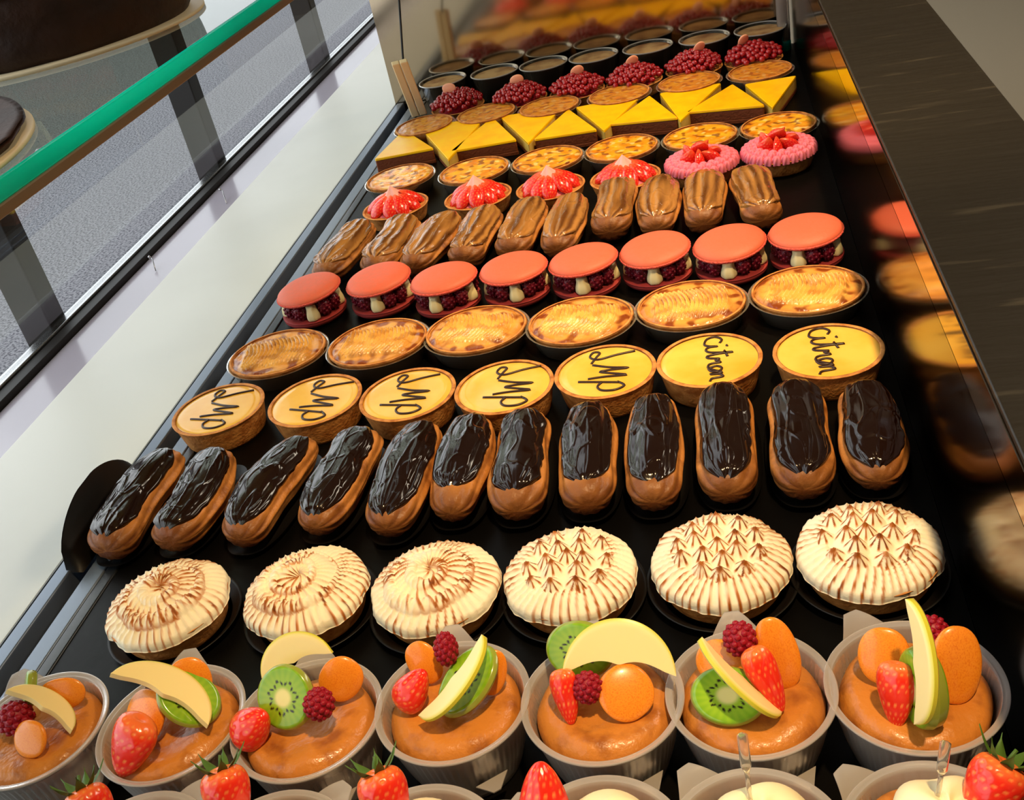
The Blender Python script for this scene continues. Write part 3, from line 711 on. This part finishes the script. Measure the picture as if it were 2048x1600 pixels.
# ------------------------------------------------------------------ macarons
SH_T = mesh(*rev(arcprof([(0, .0102), (.014, .0100), (.024, .0088), (.0305, .0064), (.0328, .0036), (.0322, .0018), (.030, .0014), (0, .0012)], 5), 80, lambda r, z, th: (r, z))[:2])
def foot_me():
    prof = [(.027, 0), (.0315, -.0002), (.0335, .0012), (.0338, .0026), (.0325, .0034)]
    return mesh(*rev(arcprof(prof, 3), 160, lambda r, z, th: (r*(1+.008*nz(th*22, z*400, 1)+.006*math.sin(th*47)*math.sin(z*900)), z))[:2])
FT = foot_me(); SH_T.materials.append(M['shell']); FT.materials.append(M['foot'])
SH_B = mesh(*rev(arcprof([(0, .009), (.030, .0088), (.0326, .0075), (.032, .004), (.026, .0012), (0, 0)], 4), 72)[:2]); SH_B.materials.append(M['shellb'])
DRP = drupe_me(n=40); DRP.materials.append(M['rasp2'])
def dollop_me():
    return mesh(*rev(arcprof([(0, 0), (.0062, .001), (.0068, .006), (.0052, .012), (.0046, .016), (0, .0165)], 4), 24, lambda r, z, th: (r*(1+.06*math.cos(6*th)), z))[:2])
DOL = dollop_me(); DOL.materials.append(M['cream'])
MC = [(1610, 454), (1457, 478), (1307, 491), (1163, 512), (1023, 529), (883, 550), (752, 552), (612, 573)]
MN = ['coral macaron nearest the black side, rightmost of its row', 'coral macaron, second from the right, with one broad cream dollop in front', 'coral macaron, third from the right, over very dark raspberries', 'coral macaron, fourth from the right, tilted to the left',
      'coral macaron, fourth from the left, with two cream dollops in front', 'coral macaron, third from the left, with raspberries at both sides', 'coral macaron, second from the left, raspberry between two cream dollops', 'coral macaron at the grey tray rails, leftmost of its row']
for i, (px, py) in enumerate(MC):
    p = at(px, py-9, .040); t = thing('raspberry_macaron', MN[i], 'macaron', (p.x, p.y, 0), 0, 'coral raspberry macarons')
    obj('bottom_shell', SH_B, None, t, loc=(0, 0, .0006))
    tp = obj('top_shell', SH_T, None, t, loc=(0, 0, .0285), rot=(rnd.uniform(-.03, .06), rnd.uniform(-.07, -.01), 0)); obj('shell_foot', FT, None, tp, loc=(0, 0, -.0002))
    a0 = (-.35, -.10, -.05, -.02, .14, -.25, .05, .30)[i]
    for k in range(12):
        a = -PI/2+a0+k*2*PI/12; q = (.0255*math.cos(a), .0255*math.sin(a))
        if k % 3 == 0: obj('cream_dollop', DOL, None, t, loc=(q[0], q[1], .0092), rot=(0, 0, k), )
        else:
            o = obj('raspberry', DRP, None, t, loc=(q[0]*.98, q[1]*.98, .0192), rot=(0, 0, k)); o.scale = (.0158, .0158, .0180)

# ------------------------------------------------------------------ strawberry tarts
SSH = tartshell_me(.0405, .018, .003, 8); SSH.materials.append(M['crust'])
def half_straw_me():
    def fn(u, v):
        th = u*2*PI; ph = v; prof = math.sin(PI*v**.8)**.75*.5; z = -.5+v
        x = prof*math.cos(th); y = prof*math.sin(th)*(.75 if math.sin(th) > 0 else .3)
        k = z*9; row = math.floor(k); a = (th/(2*PI)*12+.5*(row % 2)) % 1; s = sst(.3, .1, math.hypot((a-.5), k-row-.5))
        return (x, y, z), mixc(mixc(lin((238, 34, 30)), lin((252, 120, 70)), sst(.15, .5, z)*.6), lin((255, 170, 90)), s*.6)
    return mesh(*grid(48, 30, fn, wu=True))
HS = half_straw_me(); HS.materials.append(M['straw'])
def peak_me():
    def fn(u, v):
        th = u*2*PI; r = .014*v; k = 1+.18*math.cos(4*th)+.1*nz(math.cos(th)*2, math.sin(th)*2, v)
        return (r*k*math.cos(th), r*k*math.sin(th), .016*(1-v)**1.1)
    return mesh(*grid(40, 10, fn, wu=True)[:2])
PK = peak_me(); PK.materials.append(M['sugar'])
BASE = mesh(*rev(arcprof([(0, .030), (.018, .027), (.032, .019), (.0368, .0165)], 4), 40)[:2]); BASE.materials.append(M['pinkcream'])
ST = [(1250, 350, 'red strawberry tart with dusted centre, rightmost before the pink creamed tarts'), (1100, 370, 'strawberry tart with orange slices at right, third from the left'), (955, 389, 'strawberry tart with a pale sugared peak, second from the left'), (790, 409, 'strawberry tart beside the grey tray rails, leftmost of its row')]
for i, (px, py, lab) in enumerate(ST):
    p = at(px, py, .020); t = thing('strawberry_tart', lab, 'tart', (p.x, p.y, 0), rnd.uniform(0, 1), 'strawberry tarts')
    obj('crust', SSH, None, t, loc=(0, 0, .0004)); obj('cream_filling', BASE, None, t, loc=(0, 0, -.004))
    for k in range(10):
        a = k*2*PI/10+rnd.uniform(-.1, .1); R = .0215
        o = obj('strawberry_half', HS, None, t, loc=(R*math.cos(a), R*math.sin(a), .0235+rnd.uniform(0, .002)))
        # long axis runs from the rim up to the centre
        ax = Vector((-math.cos(a)*.80, -math.sin(a)*.80, .60)).normalized(); sd = Vector((-math.sin(a), math.cos(a), 0)); nn = sd.cross(ax)
        if nn.z < 0: nn = -nn
        mtx = Matrix((nn.cross(ax), nn, ax)).transposed().to_4x4()
        o.rotation_euler = mtx.to_euler(); o.scale = (.019, .016, .034)
    obj('sugared_peak', PK, None, t, loc=(0, 0, .0285))
PT = [(1557, 304, 'pink creamed tart with strawberries nearest the black side'), (1403, 329, 'pink creamed tart with strawberries, left one of the two')]
def rosette_me():
    def fn(u, v):
        th = u*2*PI; r = .0056*math.sin(v*PI*.5)**.7 if v > 0 else 0; z = .0080*(math.cos(v*PI*.5)); k = 1+.16*math.cos(6*th+v*4)
        return (r*k*math.cos(th), r*k*math.sin(th), z)
    return mesh(*grid(36, 8, fn, wu=True)[:2])
RO = rosette_me(); RO.materials.append(M['pinkcream'])
for i, (px, py, lab) in enumerate(PT):
    p = at(px, py-6, .020); t = thing('pink_cream_tart', lab, 'tart', (p.x, p.y, 0), 0, 'pink creamed strawberry tarts')
    obj('crust', SSH, None, t, loc=(0, 0, .0004)); obj('cream_filling', BASE, None, t, loc=(0, 0, -.006))
    for ring, n, R, z in ((0, 26, .0365, .0165), (1, 22, .0310, .0190), (0, 17, .0250, .0195)):
        for k in range(n):
            a = (k+.5*ring)*2*PI/n
            o = obj('cream_rosette', RO, None, t, loc=(R*math.cos(a), R*math.sin(a), z), rot=(0, 0, k*1.3)); o.scale = (1, 1, 1.15)
    for k in range(7):
        a = k*2*PI/6+.3; R = .0145 if k < 6 else 0
        o = obj('strawberry_half', HS, None, t, loc=(R*math.cos(a), R*math.sin(a), .0270 if k < 6 else .036), rot=(math.cos(a)*.7+.2, math.sin(a)*.7, a)); o.scale = (.020, .020, .027)

# ------------------------------------------------------------------ yellow slices
def wedge(pts, lab, group='yellow slices with brown base facing front', inv=False):
    H = .021; P = [at(x, y, H) for x, y in pts]; c = sum(P, Vector())/3
    t = thing('yellow_slice', lab, 'cake slice', (c.x, c.y, 0), 0, group)
    # pull the corners in a little and round them
    def ring(k):
        out = []
        for i in range(3):
            a = P[i]-c; b, d = P[(i+1) % 3]-c, P[(i-1) % 3]-c; a = a*k; b = b*k; d = d*k
            out += [a+(d-a).normalized()*.0022, a+(b-a).normalized()*.0022]
        return out
    def layer(z0, z1, k0, k1, name, m, top=True):
        mb = MB(); r0, r1 = ring(k0), ring(k1); n = 6
        vs = [(p.x, p.y, z0) for p in r0]+[(p.x, p.y, z1) for p in r1]
        fs = [(i, (i+1) % n, (i+1) % n+n, i+n) for i in range(n)]+[tuple(range(n))[::-1], tuple(range(n, 2*n))]
        # keep winding outward whichever way the corners run
        A = sum((r0[i].x*r0[(i+1) % n].y-r0[(i+1) % n].x*r0[i].y) for i in range(n))
        if A < 0: fs = [f[::-1] for f in fs]
        mb.add(vs, fs); return obj(name, mb, m, t, bevel=.0006)
    layer(.0003, .0052, .985, .99, 'crust_base', M['wcrust']); layer(.0054, .0176, .98, .98, 'sponge_side', M['wside'] if inv else M['wcrust']); layer(.0178, H, .99, .975, 'yellow_top', M['wyellow'])
    return t
WD = [[(747, 319), (868, 296), (808, 258)], [(899, 303), (1034, 279), (985, 233)], [(1066, 279), (1195, 259), (1137, 217)], [(1217, 249), (1357, 235), (1299, 190)], [(1370, 225), (1531, 210), (1465, 167)]]
for i, q in enumerate(WD): wedge(q, 'yellow slice with its brown base edge facing front, '+('leftmost', 'second from the left', 'middle one', 'second from the right', 'rightmost')[i])
WI = [[(896, 320), (836, 252), (972, 234)], [(1056, 287), (998, 232), (1126, 213)], [(1208, 262), (1150, 214), (1286, 188)], [(1360, 242), (1318, 186), (1444, 165)], [(1545, 216), (1488, 168), (1594, 150)]]
for i, q in enumerate(WI): wedge(q, 'yellow slice pointing to the front between its neighbours, '+('leftmost', 'second from the left', 'middle one', 'second from the right', 'rightmost')[i], 'yellow slices pointing to the front', inv=True)

# ------------------------------------------------------------------ red currant tarts
PEACH = apricot_me(); PEACH.materials.append(M['peach'])
CUR = MB().add(*ico(.0042, 2)).mesh(); CUR.materials.append(M['currant'])
RC = [(1505, 99), (1385, 118), (1265, 143), (1150, 163), (1035, 180), (910, 195)]
RN = ['rightmost', 'second from the right', 'third from the right', 'third from the left', 'second from the left', 'leftmost']
for i, (px, py) in enumerate(RC):
    p = at(px, py-9, .038); t = thing('red_currant_tart', 'tart heaped with dark red currants in front of the clear pots, '+RN[i], 'tart', (p.x, p.y, 0), 0, 'red currant tarts')
    obj('crust', SSH, None, t, loc=(0, 0, .0004))
    cf_ = obj('cream_filling', BASE, None, t, loc=(0, 0, -.004)); cf_.material_slots[0].link = 'OBJECT'; cf_.material_slots[0].material = M['rasp']
    n = 84
    for k in range(n):
        r = .0385*math.sqrt((k+.5)/n); a = k*2.39996+i
        o = obj('red_currant', CUR, None, t, loc=(r*math.cos(a), r*math.sin(a), .0235+.0150*(1-(r/.0385)**2)+rnd.uniform(-.001, .0030))); 
    fx = (-.012, .010, 0, .004, 0, -.008)[i]
    o = obj('fruit_piece', PEACH, None, t, loc=(fx, .002, .0455), rot=(.6, .3*i, .5), label='pale pink orange fruit piece on top'); o.scale = (.017, .017, .021)

# ------------------------------------------------------------------ clear pots of brown mousse in front of the mirror
PCUP = mesh(*rev([(0, .0006), (.028, .0006), (.0295, .003), (.0345, .036), (.0365, .0385), (.0372, .0382), (.0370, .0370), (.0352, .0350), (.0302, .002), (.0285, 0), (0, 0)], 64)[:2]); PCUP.materials.append(M['smoke'])
RIM = mesh(*rev([(.0356, .0378), (.0362, .0392), (.0376, .0390), (.0378, .0378), (.0366, .0370), (.0356, .0378)], 72)[:2]); RIM.materials.append(M['plastic'])
MOU = mesh(*rev([(0, .0352), (.030, .0354), (.0338, .0348), (.0333, .031), (.0287, .003), (0, .003)], 48)[:2]); MOU.materials.append(M['mousse'])
PO = [(1520, 56), (1408, 73), (1295, 92), (1187, 108), (1087, 125), (990, 139), (886, 157)]
PN = ['clear pot of brown mousse in front of the mirror beside the steel post', 'clear pot of brown mousse at the mirror, second from the right', 'clear pot of brown mousse at the mirror, third from the right', 'clear pot of brown mousse at the mirror, the middle one of seven',
      'clear pot of brown mousse at the mirror, third from the left', 'clear pot of brown mousse at the mirror, second from the left', 'clear pot of brown mousse at the mirror beside the wooden peg']
for i, (px, py) in enumerate(PO):
    p = at(px, py, .039); t = thing('mousse_pot', PN[i], 'dessert pot', (p.x, min(p.y, 1.604), 0), 0, 'clear pots of mousse before the mirror')
    obj('clear_cup', PCUP, None, t); obj('cup_rim', RIM, None, t); obj('mousse', MOU, None, t)

# ------------------------------------------------------------------ post, peg on its wire
p = at(1580, 66, 0); pt = thing('support_post', 'steel and glass post standing at the right end of the mirror', 'post', (.094, 1.612, 0))
obj('post_rod', mesh(*rev([(0, .0145), (.0088, .0145), (.0088, .62), (0, .62)], 24)[:2]), M['plastic'], pt); obj('post_foot', mesh(*rev([(0, 0), (.0098, 0), (.0098, .012), (.0085, .014), (0, .014)], 24)[:2]), M['green'], pt)
pg = thing('wooden_peg', 'pale wooden peg leaning at the tray edge on a thin wire', 'peg', tuple(at(838, 228, .018)))
a, b = at(800, 128, .100), at(836, 222, .022); a -= pg.location; b -= pg.location
for off in (-.006, .006):
    d = (b-a).normalized(); side = Vector((.9, .3, 0)).normalized()
    mb = MB(); L_ = (b-a).length; up = side.cross(d).normalized()
    R3 = Matrix((side, up, d)).transposed().to_4x4()
    mb.box(-.0055, .0055, -.005, .005, -.004, L_+.006); mb.v = [tuple(R3 @ Vector(v)+a+side*off) for v in mb.v]
    obj('peg_arm', mb, M['wood'], pg, bevel=.0015)
w0 = at(806, 118, .104)-pg.location; w1 = at(794, -60, .225)-pg.location
obj('wire', MB().add(*tube([w0-Vector((0, 0, .004)), w0, w1], .0016, 8)), M['dark'], pg)

# ------------------------------------------------------------------ glass shelf with cakes, upper left
sh = thing('glass_shelf', 'thick glass shelf with bright green edge above the white panel', 'shelf', (-.36, .6, .307))
obj('shelf_pane', MB().box(-.375, -.0045, -.85, 1.4, 0, .010), M['shelfglass'], sh)
obj('shelf_edge', MB().box(-.0043, 0, -.85, 1.4, 0, .010), M['green'], sh, bevel=.0008, label='bright green polished glass edge')
obj('shelf_trim', MB().box(-.008, .001, -.85, 1.4, -.0065, -.0002), M['trim'], sh, bevel=.001)
def circ3(a, b, c):
    ax, ay, bx, by, cx, cy = a.x, a.y, b.x, b.y, c.x, c.y
    d = 2*(ax*(by-cy)+bx*(cy-ay)+cx*(ay-by))
    ux = ((ax*ax+ay*ay)*(by-cy)+(bx*bx+by*by)*(cy-ay)+(cx*cx+cy*cy)*(ay-by))/d
    uy = ((ax*ax+ay*ay)*(cx-bx)+(bx*bx+by*by)*(ax-cx)+(cx*cx+cy*cy)*(bx-ax))/d
    return ux, uy, math.hypot(ax-ux, ay-uy)
ux, uy, R = circ3(at(0, 156, .320), at(210, 98, .320), at(400, 14, .320)); print('cake board', ux, uy, R)
ux2, uy2, R2 = circ3(at(0, 205, .320), at(63, 262, .320), at(0, 328, .320)); print('disc', ux2, uy2, R2)
def roundcake(x, y, R, h, lab, seed, m='darkcake'):
    t = thing('round_cake', lab, 'cake', (x, y, .3172), 0)
    obj('cake_board', mesh(*rev([(0, 0), (R-.001, 0), (R, .0008), (R, .0024), (R-.0008, .0030), (0, .0030)], 96)[:2]), M['board'], t)
    q = .004 if h < .02 else 0
    prof = [(0, .0031), (R-.012+q, .0031), (R-.008+q*.8, min(.010, h*.7)), (R-.007+q*.8, h*.75 if q else h*.5), (R-.010, h*.9), (R-.020, h), (0, h*1.02)]
    obj('cake', mesh(*rev([prof[0]]+arcprof(prof[1:], 6), 96, lambda r, z, th: (r*(1+.012*nz(math.cos(th)*6, math.sin(th)*6, z*60+seed)), z))[:2]), M[m], t)
roundcake(ux, uy, R, .055, 'large dark brown round cake on a pale board on the glass shelf', 1)
roundcake(ux2, uy2, R2, .0095, 'low brown round cake on a pale rimmed board at the left edge', 4)
